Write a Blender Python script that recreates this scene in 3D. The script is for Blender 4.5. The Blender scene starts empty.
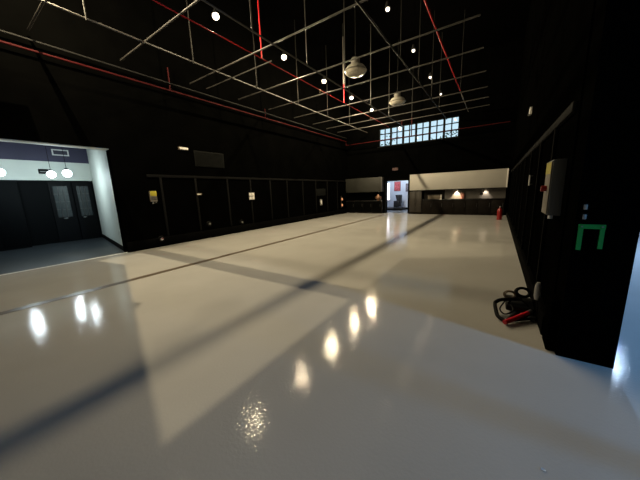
import bpy, bmesh, math, random
from mathutils import Vector, Matrix
random.seed(7)
S = bpy.context.scene
C = S.collection
PI = math.pi

# ------------------------------------------------------------------ materials
def mat(name, col, rough=0.6, metal=0.0, noise=0.0, nscale=8.0, bump=0.0, bscale=40.0, emit=None, estr=0.0, spec=0.5, coat=0.0):
    m = bpy.data.materials.new(name); m.use_nodes = True
    nt = m.node_tree; b = nt.nodes['Principled BSDF']
    b.inputs['Base Color'].default_value = (*col, 1)
    b.inputs['Roughness'].default_value = rough
    b.inputs['Metallic'].default_value = metal
    b.inputs['Specular IOR Level'].default_value = spec
    b.inputs['Coat Weight'].default_value = coat
    tc = nt.nodes.new('ShaderNodeTexCoord')
    if noise > 0:
        n = nt.nodes.new('ShaderNodeTexNoise'); n.inputs['Scale'].default_value = nscale; n.inputs['Detail'].default_value = 4
        nt.links.new(tc.outputs['Object'], n.inputs['Vector'])
        r = nt.nodes.new('ShaderNodeValToRGB')
        r.color_ramp.elements[0].position = 0.3; r.color_ramp.elements[1].position = 0.7
        r.color_ramp.elements[0].color = (*[c * (1 - noise) for c in col], 1)
        r.color_ramp.elements[1].color = (*[min(1, c * (1 + noise)) for c in col], 1)
        nt.links.new(n.outputs['Fac'], r.inputs['Fac']); nt.links.new(r.outputs['Color'], b.inputs['Base Color'])
    if bump > 0:
        n2 = nt.nodes.new('ShaderNodeTexNoise'); n2.inputs['Scale'].default_value = bscale; n2.inputs['Detail'].default_value = 2
        nt.links.new(tc.outputs['Object'], n2.inputs['Vector'])
        bp = nt.nodes.new('ShaderNodeBump'); bp.inputs['Strength'].default_value = bump; bp.inputs['Distance'].default_value = 0.002
        nt.links.new(n2.outputs['Fac'], bp.inputs['Height']); nt.links.new(bp.outputs['Normal'], b.inputs['Normal'])
    if emit:
        b.inputs['Emission Color'].default_value = (*emit, 1); b.inputs['Emission Strength'].default_value = estr
    return m

def floor_mat():
    m = bpy.data.materials.new('epoxy_floor'); m.use_nodes = True
    nt = m.node_tree; b = nt.nodes['Principled BSDF']
    tc = nt.nodes.new('ShaderNodeTexCoord')
    n = nt.nodes.new('ShaderNodeTexNoise'); n.inputs['Scale'].default_value = 0.9; n.inputs['Detail'].default_value = 5
    r = nt.nodes.new('ShaderNodeValToRGB')
    r.color_ramp.elements[0].position = 0.3; r.color_ramp.elements[1].position = 0.75
    r.color_ramp.elements[0].color = (0.47, 0.46, 0.435, 1); r.color_ramp.elements[1].color = (0.53, 0.52, 0.495, 1)
    nt.links.new(tc.outputs['Object'], n.inputs['Vector']); nt.links.new(n.outputs['Fac'], r.inputs['Fac'])
    nt.links.new(r.outputs['Color'], b.inputs['Base Color'])
    b.inputs['Roughness'].default_value = 0.085
    b.inputs['Specular IOR Level'].default_value = 0.09
    n2 = nt.nodes.new('ShaderNodeTexNoise'); n2.inputs['Scale'].default_value = 45; n2.inputs['Detail'].default_value = 1.5
    nt.links.new(tc.outputs['Object'], n2.inputs['Vector'])
    bp = nt.nodes.new('ShaderNodeBump'); bp.inputs['Strength'].default_value = 0.5; bp.inputs['Distance'].default_value = 0.002
    nt.links.new(n2.outputs['Fac'], bp.inputs['Height']); nt.links.new(bp.outputs['Normal'], b.inputs['Normal'])
    return m

def emis(name, col, strength):
    m = bpy.data.materials.new(name); m.use_nodes = True
    nt = m.node_tree; nt.nodes.clear()
    e = nt.nodes.new('ShaderNodeEmission'); o = nt.nodes.new('ShaderNodeOutputMaterial')
    e.inputs['Color'].default_value = (*col, 1); e.inputs['Strength'].default_value = strength
    nt.links.new(e.outputs[0], o.inputs['Surface'])
    return m

def glass_mat(name, tint=(0.9, 0.95, 1.0)):
    m = bpy.data.materials.new(name); m.use_nodes = True
    nt = m.node_tree; nt.nodes.clear()
    o = nt.nodes.new('ShaderNodeOutputMaterial'); mx = nt.nodes.new('ShaderNodeMixShader')
    t = nt.nodes.new('ShaderNodeBsdfTransparent'); g = nt.nodes.new('ShaderNodeBsdfGlossy')
    f = nt.nodes.new('ShaderNodeFresnel'); f.inputs['IOR'].default_value = 1.45
    t.inputs['Color'].default_value = (*tint, 1); g.inputs['Roughness'].default_value = 0.02
    nt.links.new(f.outputs[0], mx.inputs[0]); nt.links.new(t.outputs[0], mx.inputs[1]); nt.links.new(g.outputs[0], mx.inputs[2])
    nt.links.new(mx.outputs[0], o.inputs['Surface'])
    return m

M = dict(
    floor=floor_mat(),
    floor_left=mat('slate_floor', (0.028, 0.034, 0.039), 0.4, noise=0.12, nscale=2),
    floor_far=mat('far_room_floor', (0.22, 0.24, 0.27), 0.2),
    black=mat('black_wall_paint', (0.0011, 0.0011, 0.001), 1.0, noise=0.2, nscale=1.5, spec=0.0),
    black_panel=mat('black_panel_paint', (0.0022, 0.0022, 0.002), 0.9, noise=0.25, nscale=2, spec=0.02),
    black_trim=mat('black_trim_paint', (0.0048, 0.0048, 0.0046), 0.8, spec=0.05),
    roof=mat('black_roof', (0.0012, 0.0012, 0.0012), 1.0, spec=0.0),
    brown_strip=mat('brown_floor_strip', (0.13, 0.10, 0.075), 0.3, spec=0.15),
    pale_strip=mat('threshold_strip', (0.8, 0.8, 0.76), 0.4),
    white=mat('white_wall_paint', (0.62, 0.66, 0.60), 0.6, noise=0.03, nscale=3),
    purple=mat('lilac_wall_paint', (0.042, 0.039, 0.075), 0.5),
    pipe=mat('grey_painted_pipe', (0.044, 0.041, 0.037), 0.5, noise=0.15, nscale=6),
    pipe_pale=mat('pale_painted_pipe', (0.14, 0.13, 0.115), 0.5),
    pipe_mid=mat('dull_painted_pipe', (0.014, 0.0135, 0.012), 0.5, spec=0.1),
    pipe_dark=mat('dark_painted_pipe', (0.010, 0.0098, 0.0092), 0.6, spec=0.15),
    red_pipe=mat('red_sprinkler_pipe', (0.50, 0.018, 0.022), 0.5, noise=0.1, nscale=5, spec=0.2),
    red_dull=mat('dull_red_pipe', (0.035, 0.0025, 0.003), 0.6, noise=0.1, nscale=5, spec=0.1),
    brass=mat('sprinkler_brass', (0.10, 0.06, 0.03), 0.6),
    lamp_body=mat('lamp_housing', (0.02, 0.02, 0.02), 0.4),
    bulb=emis('warm_bulb', (1.0, 0.83, 0.6), 10),
    bulb_dim=emis('warm_bulb_dim', (1.0, 0.85, 0.65), 4),
    globe=emis('cool_globe', (0.82, 0.95, 1.0), 14),
    small_cool=emis('corridor_tube', (0.75, 0.88, 1.0), 5),
    dl=emis('counter_downlight', (1.0, 0.75, 0.5), 25),
    amber=emis('amber_bulb', (1.0, 0.42, 0.18), 0.8),
    alu=mat('bay_reflector', (0.30, 0.285, 0.24), 0.5, metal=0.1, noise=0.08, nscale=12),
    alu_d=mat('bay_housing', (0.11, 0.105, 0.09), 0.5),
    bay_glass=mat('bay_lens', (0.30, 0.28, 0.23), 0.3, noise=0.25, nscale=14),
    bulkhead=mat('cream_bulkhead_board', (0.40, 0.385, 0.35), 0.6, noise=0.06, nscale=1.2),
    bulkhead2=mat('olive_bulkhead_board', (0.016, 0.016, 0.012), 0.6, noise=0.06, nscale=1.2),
    bulk_lit_end=mat('bulkhead_lit_end', (0.06, 0.057, 0.053), 0.5),
    wood=mat('dark_brown_wood', (0.022, 0.017, 0.012), 0.45, noise=0.25, nscale=5),
    wood_b=mat('black_brown_wood', (0.008, 0.006, 0.0045), 0.6, noise=0.25, nscale=5, spec=0.1),
    splash=mat('grey_splashback', (0.10, 0.093, 0.085), 0.35, noise=0.06, nscale=4),
    splash_d=mat('dark_splashback', (0.012, 0.011, 0.01), 0.6, spec=0.1),
    worktop=mat('black_worktop', (0.015, 0.015, 0.015), 0.2),
    steel=mat('brushed_steel', (0.5, 0.5, 0.5), 0.3, metal=1),
    copper=mat('copper_ware', (0.26, 0.14, 0.085), 0.4, metal=0.4),
    pink=mat('pink_plastic', (0.6, 0.25, 0.2), 0.4),
    tan=mat('tan_card', (0.13, 0.105, 0.075), 0.6),
    plastic_w=mat('white_plastic', (0.75, 0.72, 0.68), 0.4),
    plastic_m=mat('aged_plastic', (0.38, 0.36, 0.33), 0.45),
    plastic_g=mat('grey_plastic', (0.16, 0.16, 0.15), 0.45, noise=0.05, nscale=8),
    box_grey=mat('dark_grey_box', (0.085, 0.085, 0.08), 0.5, noise=0.05, nscale=8),
    box_face=mat('beige_box_front', (0.15, 0.13, 0.10), 0.5, noise=0.1, nscale=20),
    yellow=mat('yellow_label', (0.40, 0.34, 0.02), 0.5),
    red_pl=mat('red_plastic', (0.26, 0.01, 0.01), 0.35),
    red_tube=mat('red_powdercoat', (0.65, 0.015, 0.03), 0.3),
    green=mat('green_paint', (0.012, 0.33, 0.05), 0.5),
    black_metal=mat('black_metal', (0.005, 0.005, 0.005), 0.5, spec=0.2),
    black_rub=mat('black_rubber', (0.004, 0.004, 0.004), 0.7, spec=0.1),
    brown_cable=mat('tan_cable', (0.20, 0.14, 0.09), 0.5),
    dark_metal=mat('dark_grey_metal', (0.05, 0.05, 0.05), 0.5),
    grille=mat('grille_grey', (0.006, 0.0065, 0.006), 0.8, spec=0.05),
    far_wall=mat('far_room_wall', (0.62, 0.66, 0.74), 0.7),
    poster=mat('red_poster_print', (0.50, 0.09, 0.10), 0.5, noise=0.5, nscale=9),
    poster2=mat('dark_poster_print', (0.16, 0.14, 0.16), 0.5, noise=0.5, nscale=9),
    frame=mat('brown_frame', (0.10, 0.05, 0.045), 0.5),
    chair=mat('black_upholstery', (0.012, 0.013, 0.016), 0.6),
    glass=glass_mat('window_glass'),
    door_glass=mat('dark_door_glass', (0.02, 0.028, 0.032), 0.06, spec=0.8),
    door_black=mat('black_door_paint', (0.003, 0.0034, 0.0038), 0.6, spec=0.1),
    lattice=mat('door_lattice', (0.04, 0.042, 0.04), 0.5),
    dado=mat('teal_black_wall', (0.0024, 0.003, 0.0034), 0.7, spec=0.06),
    win_frame=mat('dark_window_frame', (0.004, 0.005, 0.005), 0.7, spec=0.05),
    bark=mat('dark_bark', (0.02, 0.02, 0.018), 0.8),
    leaf=mat('dark_leaf', (0.05, 0.09, 0.04), 0.7),
    paper=mat('white_paper', (0.8, 0.8, 0.8), 0.7),
    exit_red=mat('dim_exit_sign', (0.045, 0.012, 0.012), 0.5),
    vent=mat('vent_white', (0.70, 0.70, 0.68), 0.5),
    vent_d=mat('vent_dark', (0.05, 0.05, 0.07), 0.6),
)

# ------------------------------------------------------------------ mesh helpers
def box(bm, x0, x1, y0, y1, z0, z1, bev=0.0):
    r = bmesh.ops.create_cube(bm, size=1.0)
    vs = r['verts']
    for v in vs:
        v.co = Vector(((x0 + x1) / 2 + v.co.x * (x1 - x0), (y0 + y1) / 2 + v.co.y * (y1 - y0), (z0 + z1) / 2 + v.co.z * (z1 - z0)))
    if bev > 0:
        es = list({e for v in vs for e in v.link_edges})
        bmesh.ops.bevel(bm, geom=es, offset=bev, segments=2, affect='EDGES', profile=0.5)
    return bm

def rod(bm, a, b, r, seg=12, r2=None):
    a = Vector(a); b = Vector(b); d = b - a
    q = d.to_track_quat('Z', 'Y').to_matrix().to_4x4()
    bmesh.ops.create_cone(bm, cap_ends=True, segments=seg, radius1=r, radius2=r if r2 is None else r2, depth=d.length,
                          matrix=Matrix.Translation((a + b) / 2) @ q)
    return bm

def tube(bm, pts, r, seg=8):
    pts = [Vector(p) for p in pts]
    rings = []
    up = Vector((0, 0, 1))
    prev = None
    for i, p in enumerate(pts):
        t = (pts[min(i + 1, len(pts) - 1)] - pts[max(i - 1, 0)]).normalized()
        if prev is None:
            n = t.orthogonal().normalized()
        else:
            n = (prev - t * prev.dot(t)).normalized()
        prev = n
        b = t.cross(n)
        rings.append([bm.verts.new(p + (n * math.cos(2 * PI * k / seg) + b * math.sin(2 * PI * k / seg)) * r) for k in range(seg)])
    for i in range(len(rings) - 1):
        for k in range(seg):
            bm.faces.new((rings[i][k], rings[i][(k + 1) % seg], rings[i + 1][(k + 1) % seg], rings[i + 1][k]))
    bm.faces.new(rings[0][::-1]); bm.faces.new(rings[-1])
    return bm

def smooth_path(ctrl, n=8):
    """Catmull-Rom through control points."""
    c = [Vector(p) for p in ctrl]; out = []
    for i in range(len(c) - 1):
        p0 = c[max(i - 1, 0)]; p1 = c[i]; p2 = c[i + 1]; p3 = c[min(i + 2, len(c) - 1)]
        for k in range(n):
            t = k / n
            out.append(0.5 * ((2 * p1) + (p2 - p0) * t + (2 * p0 - 5 * p1 + 4 * p2 - p3) * t * t + (3 * p1 - p0 - 3 * p2 + p3) * t ** 3))
    out.append(c[-1])
    return out

def lathe(bm, prof, seg=28, origin=(0, 0, 0)):
    o = Vector(origin); rings = []
    for r, z in prof:
        if r < 1e-5:
            rings.append([bm.verts.new(o + Vector((0, 0, z)))])
        else:
            rings.append([bm.verts.new(o + Vector((r * math.cos(2 * PI * k / seg), r * math.sin(2 * PI * k / seg), z))) for k in range(seg)])
    for i in range(len(rings) - 1):
        a, b = rings[i], rings[i + 1]
        for k in range(seg):
            k2 = (k + 1) % seg
            if len(a) == 1 and len(b) == 1: continue
            if len(a) == 1: bm.faces.new((a[0], b[k2], b[k]))
            elif len(b) == 1: bm.faces.new((a[k], a[k2], b[0]))
            else: bm.faces.new((a[k], a[k2], b[k2], b[k]))
    return bm

def B(*a, bev=0.0):
    return box(bmesh.new(), *a, bev=bev)

def obj(name, bm, material, parent=None, loc=None, smooth=True):
    me = bpy.data.meshes.new(name)
    bmesh.ops.recalc_face_normals(bm, faces=bm.faces)
    bm.to_mesh(me); bm.free()
    me.materials.append(material)
    if smooth:
        me.shade_auto_smooth(angle=math.radians(35)) if hasattr(me, 'shade_auto_smooth') else None
    o = bpy.data.objects.new(name, me); C.objects.link(o)
    if parent: o.parent = parent
    if loc: o.location = loc
    if smooth:
        for p in me.polygons: p.use_smooth = True
        if hasattr(me, 'set_sharp_from_angle'): me.set_sharp_from_angle(angle=math.radians(35))
    return o

def tag(o, label, cat, group=None):
    o['label'] = label; o['category'] = cat
    if group: o['group'] = group
    return o

def thing(name, label, cat, loc=(0, 0, 0), rotz=0.0, group=None):
    loc = Vector(loc)
    for v, s in ((XL, -1), (XL + 0.04, -1), (XR, 1)):      # wall fittings sit 3 mm into the plaster
        if abs(loc.x - v) < 1e-6: loc.x += 0.003 * s
    for v in (YB, JY, 20.9):
        if abs(loc.y - v) < 1e-6: loc.y += 0.003
    o = bpy.data.objects.new(name, None); C.objects.link(o)
    o.empty_display_size = 0.1
    o.location = loc; o.rotation_euler = (0, 0, rotz)
    return tag(o, label, cat, group)

def struct(name, bm, m, parent=None, label=None):
    o = obj(name, bm, m, parent)
    if parent is None:
        o['kind'] = 'structure'
    if label: o['label'] = label
    return o

def dup(root, loc, label, group=None, rotz=None):
    r = root.copy(); C.objects.link(r); r.location = loc
    if rotz is not None: r.rotation_euler = (0, 0, rotz)
    r['label'] = label
    if group: r['group'] = group
    for ch in list(root.children):
        if ch.type == 'LIGHT': continue
        c = ch.copy(); C.objects.link(c); c.parent = r
        for g in list(ch.children):
            d = g.copy(); C.objects.link(d); d.parent = c
    return r

def point(name, loc, power, col, radius=0.02):
    l = bpy.data.lights.new(name, 'POINT'); l.energy = power; l.color = col; l.shadow_soft_size = radius
    o = bpy.data.objects.new(name, l); C.objects.link(o); o.location = loc
    return o

def spot(name, loc, tgt, power, col, angle, blend=0.5, radius=0.02):
    l = bpy.data.lights.new(name, 'SPOT'); l.energy = power; l.color = col; l.shadow_soft_size = radius
    l.spot_size = math.radians(angle); l.spot_blend = blend
    o = bpy.data.objects.new(name, l); C.objects.link(o); o.location = loc
    o.rotation_euler = (Vector(tgt) - Vector(loc)).to_track_quat('-Z', 'Y').to_euler()
    return o

# ------------------------------------------------------------------ dimensions
XL, XR, YB, ZC = -9.2, 0.56, 17.4, 8.6        # hall: left wall, right wall, back wall, roof
JY = 3.05                                     # left jamb / right column line
YN = -4.0                                     # wall behind the camera

# ------------------------------------------------------------------ setting
struct('floor', B(XL, 8.5, YN - 0.2, YB + 0.3, -0.1, 0.0), M['floor'])
struct('floor_side_hall', B(-14.6, XL, YN - 0.2, 4.4, -0.1, 0.0), M['floor_left'])
struct('floor_back_room', B(-8.6, -3.2, YB + 0.3, 21.0, -0.1, 0.0), M['floor_far'])
struct('ceiling', B(XL - 0.4, 8.5, YN - 0.2, YB + 0.3, ZC, ZC + 0.15), M['roof'])

# pale strip where the two floors meet, dark brown strip along the hall floor
struct('trim_1', B(XL - 0.04, XL + 0.03, YN, JY, 0.0, 0.004), M['pale_strip'])
struct('trim_2', B(-6.03, -5.87, YN, YB - 0.7, 0.0, 0.003), M['brown_strip'])

# left wall with the wide opening
bm = bmesh.new()
box(bm, XL - 0.25, XL, JY, YB + 0.3, 0, ZC)
box(bm, XL - 0.25, XL, YN, JY, 3.02, ZC)
struct('wall_left', bm, M['black'])
struct('trim_3', B(XL - 0.25, XL - 0.02, YN, JY, 2.99, 3.02), M['white'])         # painted underside of the header

# back wall with doorway and clerestory opening
DX0, DX1, DZ = -6.35, -4.74, 2.20
WX0, WX1, WZ0, WZ1 = -6.83, -2.05, 4.42, 5.58
bm = bmesh.new()
box(bm, XL, DX0, YB, YB + 0.3, 0, WZ0)
box(bm, DX1, XR + 0.4, YB, YB + 0.3, 0, WZ0)
box(bm, DX0, DX1, YB, YB + 0.3, DZ, WZ0)
box(bm, XL, WX0, YB, YB + 0.3, WZ0, WZ1)
box(bm, WX1, XR + 0.4, YB, YB + 0.3, WZ0, WZ1)
box(bm, XL, XR + 0.4, YB, YB + 0.3, WZ1, ZC)
struct('wall_back', bm, M['black'])

# right wall, its end pier and the corridor beyond
struct('wall_right', B(XR, 0.95, JY + 0.35, YB, 0, ZC), M['black'])
struct('wall_right_pier', B(0.575, 0.95, JY, JY + 0.35, 0, ZC), M['black'])
bm = bmesh.new()
OX, OY0, OY1, OZ0, OZ1 = 5.8, 0.6, 2.75, 0.10, 2.5
box(bm, OX, OX + 0.25, YN, OY0, 0, 3.4)
box(bm, OX, OX + 0.25, OY1, YB, 0, 3.4)
box(bm, OX, OX + 0.25, OY0, OY1, 0, OZ0)
box(bm, OX, OX + 0.25, OY0, OY1, OZ1, 3.4)
struct('wall_corridor', bm, M['black'])
struct('ceiling_corridor', B(0.95, OX + 0.25, JY + 0.35, YB, 3.4, 3.5), M['roof'])
struct('wall_corridor_end', B(0.95, OX + 0.25, YB, YB + 0.3, 0, ZC), M['black'])
struct('wall_front', B(-14.6, OX + 0.25, YN - 0.2, YN, 0, ZC), M['black'])
struct('wall_corridor_upper', B(OX, OX + 0.25, YN, YB, 3.4, ZC), M['black'])

struct('trim_26', B(2.4, 2.455, 1.972, 2.028, 0, 3.4), M['black_trim'])      # slim post of the corridor
# daylight window of the corridor
w = struct('window_2', B(OX + 0.10, OX + 0.115, OY0, OY1, OZ0, OZ1), M['glass'])
bm = bmesh.new()
for y in (OY0, (OY0 + OY1) / 2, OY1):
    box(bm, OX + 0.06, OX + 0.16, max(OY0, y - 0.04), min(OY1, y + 0.04), OZ0, OZ1)
box(bm, OX + 0.06, OX + 0.16, OY0, OY1, OZ0, OZ0 + 0.06); box(bm, OX + 0.06, OX + 0.16, OY0, OY1, OZ1 - 0.06, OZ1)
struct('window_frame', bm, M['win_frame'], w)

# clerestory: six lights, each two by three panes
w = struct('window_1', B(WX0, WX1, YB + 0.14, YB + 0.15, WZ0, WZ1), M['glass'])
pw = (WX1 - WX0) / 6
bm = bmesh.new()
for k in range(7):
    x = WX0 + k * pw
    box(bm, max(WX0, x - 0.055), min(WX1, x + 0.055), YB + 0.08, YB + 0.2, WZ0, WZ1)
box(bm, WX0, WX1, YB + 0.08, YB + 0.2, WZ0, WZ0 + 0.05); box(bm, WX0, WX1, YB + 0.08, YB + 0.2, WZ1 - 0.05, WZ1)
struct('window_frame', bm, M['win_frame'], w)
bm = bmesh.new()
for k in range(6):
    x = WX0 + (k + 0.5) * pw
    box(bm, x - 0.028, x + 0.028, YB + 0.1, YB + 0.18, WZ0, WZ1)
for z in (WZ0 + 0.41, WZ0 + 0.80):
    box(bm, WX0, WX1, YB + 0.1, YB + 0.18, z - 0.022, z + 0.022)
struct('glazing_bars', bm, M['win_frame'], w)
struct('window_sill', B(WX0 - 0.05, WX1 + 0.05, YB - 0.05, YB + 0.05, WZ0 - 0.05, WZ0), M['black_trim'], w)

# doorway lining
bm = bmesh.new()
box(bm, DX0, DX0 + 0.06, YB - 0.03, YB + 0.32, 0, DZ); box(bm, DX1 - 0.06, DX1, YB - 0.03, YB + 0.32, 0, DZ)
box(bm, DX0, DX1, YB - 0.03, YB + 0.32, DZ - 0.06, DZ)
struct('door_1', bm, M['black_trim'])

# room behind the doorway
struct('wall_back_room', B(-8.6, -3.2, 20.9, 21.1, 0, 2.9), M['far_wall'])
struct('wall_back_room_left', B(-8.7, -8.6, YB + 0.3, 21.1, 0, 2.9), M['far_wall'])
struct('wall_back_room_right', B(-3.2, -3.1, YB + 0.3, 21.1, 0, 2.9), M['far_wall'])
struct('ceiling_back_room', B(-8.7, -3.1, YB + 0.3, 21.1, 2.9, 3.0), M['far_wall'])
struct('baseboard_back_room', B(-8.6, -3.2, 20.86, 20.9, 0, 0.16), M['black_trim'])

# left side hall
fx = -14.2
struct('wall_side_hall', B(fx - 0.25, fx, YN, 4.2, 0, 2.40), M['dado'])
struct('wall_side_hall_upper', B(fx - 0.25, fx + 0.02, YN, 4.2, 2.40, 3.1), M['white'])
struct('wall_side_hall_frieze', B(fx - 0.25, fx + 0.03, YN, 4.2, 3.1, 4.1), M['purple'])
struct('ceiling_side_hall', B(fx - 0.25, XL - 0.25, YN, 4.2, 4.1, 4.25), M['roof'])
# white return wall, slightly splayed
bm = bmesh.new()
def quadprism(bm, pts, z0, z1):
    lo = [bm.verts.new((x, y, z0)) for x, y in pts]; hi = [bm.verts.new((x, y, z1)) for x, y in pts]
    bm.faces.new(lo[::-1]); bm.faces.new(hi)
    n = len(pts)
    for i in range(n): bm.faces.new((lo[i], lo[(i + 1) % n], hi[(i + 1) % n], hi[i]))
quadprism(bm, [(XL - 0.25, JY + 0.04), (fx, 3.92), (fx, 4.15), (XL - 0.25, JY + 0.3)], 0, 4.1)
struct('wall_side_hall_return', bm, M['white'])
bm = bmesh.new()
quadprism(bm, [(XL - 0.25, JY + 0.01), (fx, 3.89), (fx, 3.93), (XL - 0.25, JY + 0.05)], 0, 0.14)
struct('baseboard_side_hall', bm, M['black_trim'])

# black panelling of the left wall: rail, stiles, base
bm = bmesh.new()
box(bm, XL, XL + 0.045, JY + 0.85, YB - 0.1, 2.25, 2.34, 0.008)
struct('trim_4', bm, M['black_trim'])
ys = [4.30, 5.50, 6.87, 8.08, 9.32, 10.55, 11.9, 13.2, 14.5, 15.8]
for i, y in enumerate(ys):
    struct('trim_%d' % (5 + i), B(XL, XL + 0.04, y - 0.035, y + 0.035, 0.32, 2.25, bev=0.006), M['black_trim'])
struct('baseboard_left', B(XL, XL + 0.10, JY + 0.02, YB - 0.1, 0, 0.30, bev=0.01), M['black_panel'])
# right wall panelling
struct('trim_15', B(XR - 0.04, XR, JY + 0.4, YB - 0.5, 2.25, 2.34, bev=0.008), M['black_trim'])
for i, y in enumerate([4.35, 5.6, 7.0, 8.4, 9.8, 11.2, 12.6, 14.0, 15.4]):
    struct('trim_%d' % (16 + i), B(XR - 0.035, XR, y - 0.035, y + 0.035, 0.22, 2.25, bev=0.006), M['black_panel'])
struct('baseboard_right', B(XR - 0.06, XR, JY + 0.36, YB - 0.5, 0, 0.22, bev=0.01), M['black_panel'])
# short post at the foot of the pier
struct('trim_25', B(0.505, 0.572, JY + 0.06, JY + 0.30, 0, 0.50, bev=0.008), M['black'])

# ------------------------------------------------------------------ ceiling pipe grid
GZ = 5.45
grid = thing('pipe_grid', 'grey pipe lattice hung below the black roof of the hall', 'pipe grid', (-4.3, 9.0, GZ))
def gpart(name, a, b, r, m):
    o0 = Vector((-4.3, 9.0, GZ))
    return obj(name, rod(bmesh.new(), Vector(a) - o0, Vector(b) - o0, r), m, grid)
LONG = [(-7.47, 'pipe'), (-5.05, 'pipe'), (-2.64, 'pipe_dark')]
for x, m in LONG:
    gpart('long_pipe', (x, -1.0, GZ - 0.073), (x, YB - 0.4, GZ - 0.073), 0.021, M[m])
gpart('long_pipe', (-9.02, 0.4, 5.22), (-9.02, YB - 0.4, 5.22), 0.022, M['pipe_dark'])
CROSS = [1.87, 3.62, 5.64, 7.67, 9.38, 11.2, 12.9, 14.34, 15.7]
for y in CROSS:
    gpart('cross_pipe', (-9.0, y, GZ - 0.031), (-0.6, y, GZ - 0.031), 0.021, M['pipe'])
gpart('cross_pipe', (-9.0, 6.25, GZ - 0.031), (-5.75, 6.25, GZ - 0.031), 0.018, M['pipe'])
for x, yy in ((-7.47, (2.47, 4.83, 7.22, 9.60, 12.0, 14.4)), (-5.05, (2.5, 4.85, 7.0, 9.4, 11.8, 14.2)), (-2.64, (8.3, 10.4, 12.6, 14.4))):
    for y in yy:
        gpart('hanger', (x + 0.035, y, GZ - 0.12), (x + 0.035, y, ZC), 0.016, M['pipe' if x == -5.05 else 'pipe_mid'])

# ------------------------------------------------------------------ red sprinkler pipes
def sprinkler(name, label, path, r, drops, heads=(), m0='red_pipe'):
    o0 = Vector(path[0])
    t = thing(name, label, 'sprinkler pipe', o0)
    for i in range(len(path) - 1):
        obj('pipe', rod(bmesh.new(), Vector(path[i]) - o0, Vector(path[i + 1]) - o0, r), M[m0], t)
    for a, b, rr, m in drops:
        obj('drop_pipe', rod(bmesh.new(), Vector(a) - o0, Vector(b) - o0, rr), m, t)
    for h in heads:
        v = Vector(h) - o0
        bm = lathe(bmesh.new(), [(0, -0.09), (0.03, -0.088), (0.03, -0.08), (0.010, -0.07), (0.016, -0.03), (0.022, 0.0), (0, 0.0)], 14, v)
        obj('sprinkler_head', bm, M['brass'], t)
    return t
RZ = 5.475
sprinkler('sprinkler_pipe', 'red sprinkler main running under the left row of spot lamps', [(-5.96, -1.0, RZ), (-5.96, 16.85, RZ)], 0.012,
          [((-5.96, 6.07, RZ), (-5.96, 6.07, ZC), 0.02, M['red_pipe']), ((-5.96, 11.03, RZ), (-5.96, 11.03, 6.25), 0.021, M['red_pipe']),
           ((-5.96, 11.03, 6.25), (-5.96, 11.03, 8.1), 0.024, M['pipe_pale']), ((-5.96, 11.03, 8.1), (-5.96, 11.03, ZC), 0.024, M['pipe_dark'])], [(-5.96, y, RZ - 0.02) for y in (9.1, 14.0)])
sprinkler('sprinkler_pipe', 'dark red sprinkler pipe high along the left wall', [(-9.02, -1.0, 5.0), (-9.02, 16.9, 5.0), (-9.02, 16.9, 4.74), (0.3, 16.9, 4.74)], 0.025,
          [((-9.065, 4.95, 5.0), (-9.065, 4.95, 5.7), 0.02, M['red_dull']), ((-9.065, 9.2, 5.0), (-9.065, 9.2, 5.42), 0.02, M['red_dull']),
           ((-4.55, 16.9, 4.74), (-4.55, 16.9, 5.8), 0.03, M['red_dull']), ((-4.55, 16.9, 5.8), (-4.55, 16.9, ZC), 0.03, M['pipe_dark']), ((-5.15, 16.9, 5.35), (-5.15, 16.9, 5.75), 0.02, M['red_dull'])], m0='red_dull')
sprinkler('sprinkler_pipe', 'thin red sprinkler pipe beyond the right row of spot lamps', [(-1.60, -1.0, 5.60), (-1.60, 13.3, 5.60)], 0.021,
          [((-1.60, 13.3, 5.60), (-1.60, YB - 0.3, 5.60), 0.02, M['pipe_pale']), ((-1.60, 13.3, 5.6), (-1.60, 13.3, ZC), 0.014, M['pipe_dark'])])

# ------------------------------------------------------------------ hall spot lamps
LZ = 6.07
WARM = (1.0, 0.82, 0.52)
LEFT_W, RIGHT_W, SHUTTER_W = [20, 230, 350, 600, 480, 620], 9, 820
def make_lamp(label, loc, m):
    t = thing('spot_lamp', label, 'lamp', loc, 0, 'spot lamps under the roof')
    obj('stem', rod(bmesh.new(), (0, 0, 0.16), (0, 0, ZC - LZ), 0.007, 8), M['roof'], t)
    bm = lathe(bmesh.new(), [(0, 0.20), (0.03, 0.20), (0.045, 0.15), (0.06, 0.10), (0.064, 0.045), (0.058, 0.045), (0.052, 0.09), (0, 0.12)], 24)
    obj('lamp_housing', bm, M['lamp_body'], t)
    bm = lathe(bmesh.new(), [(0, -0.045), (0.04, -0.036), (0.070, -0.01), (0.084, 0.03), (0.074, 0.07), (0.04, 0.1), (0, 0.115)], 20)
    obj('bulb', bm, m, t)
    return t
dim_bulb = obj('bulb', lathe(bmesh.new(), [(0, -0.025), (0.03, -0.018), (0.052, 0.0), (0.064, 0.03), (0.055, 0.06), (0.03, 0.085), (0, 0.1)], 20), M['bulb_dim'])
ROWL = [2.35, 4.85, 7.45, 9.92, 12.41, 14.92]
ROWR = [2.35, 4.82, 7.29, 9.77, 12.39, 14.80]
ordw = ['', 'nearest', 'second nearest', 'third from the front', 'fourth from the front', 'farthest']
lamp0 = None
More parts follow.
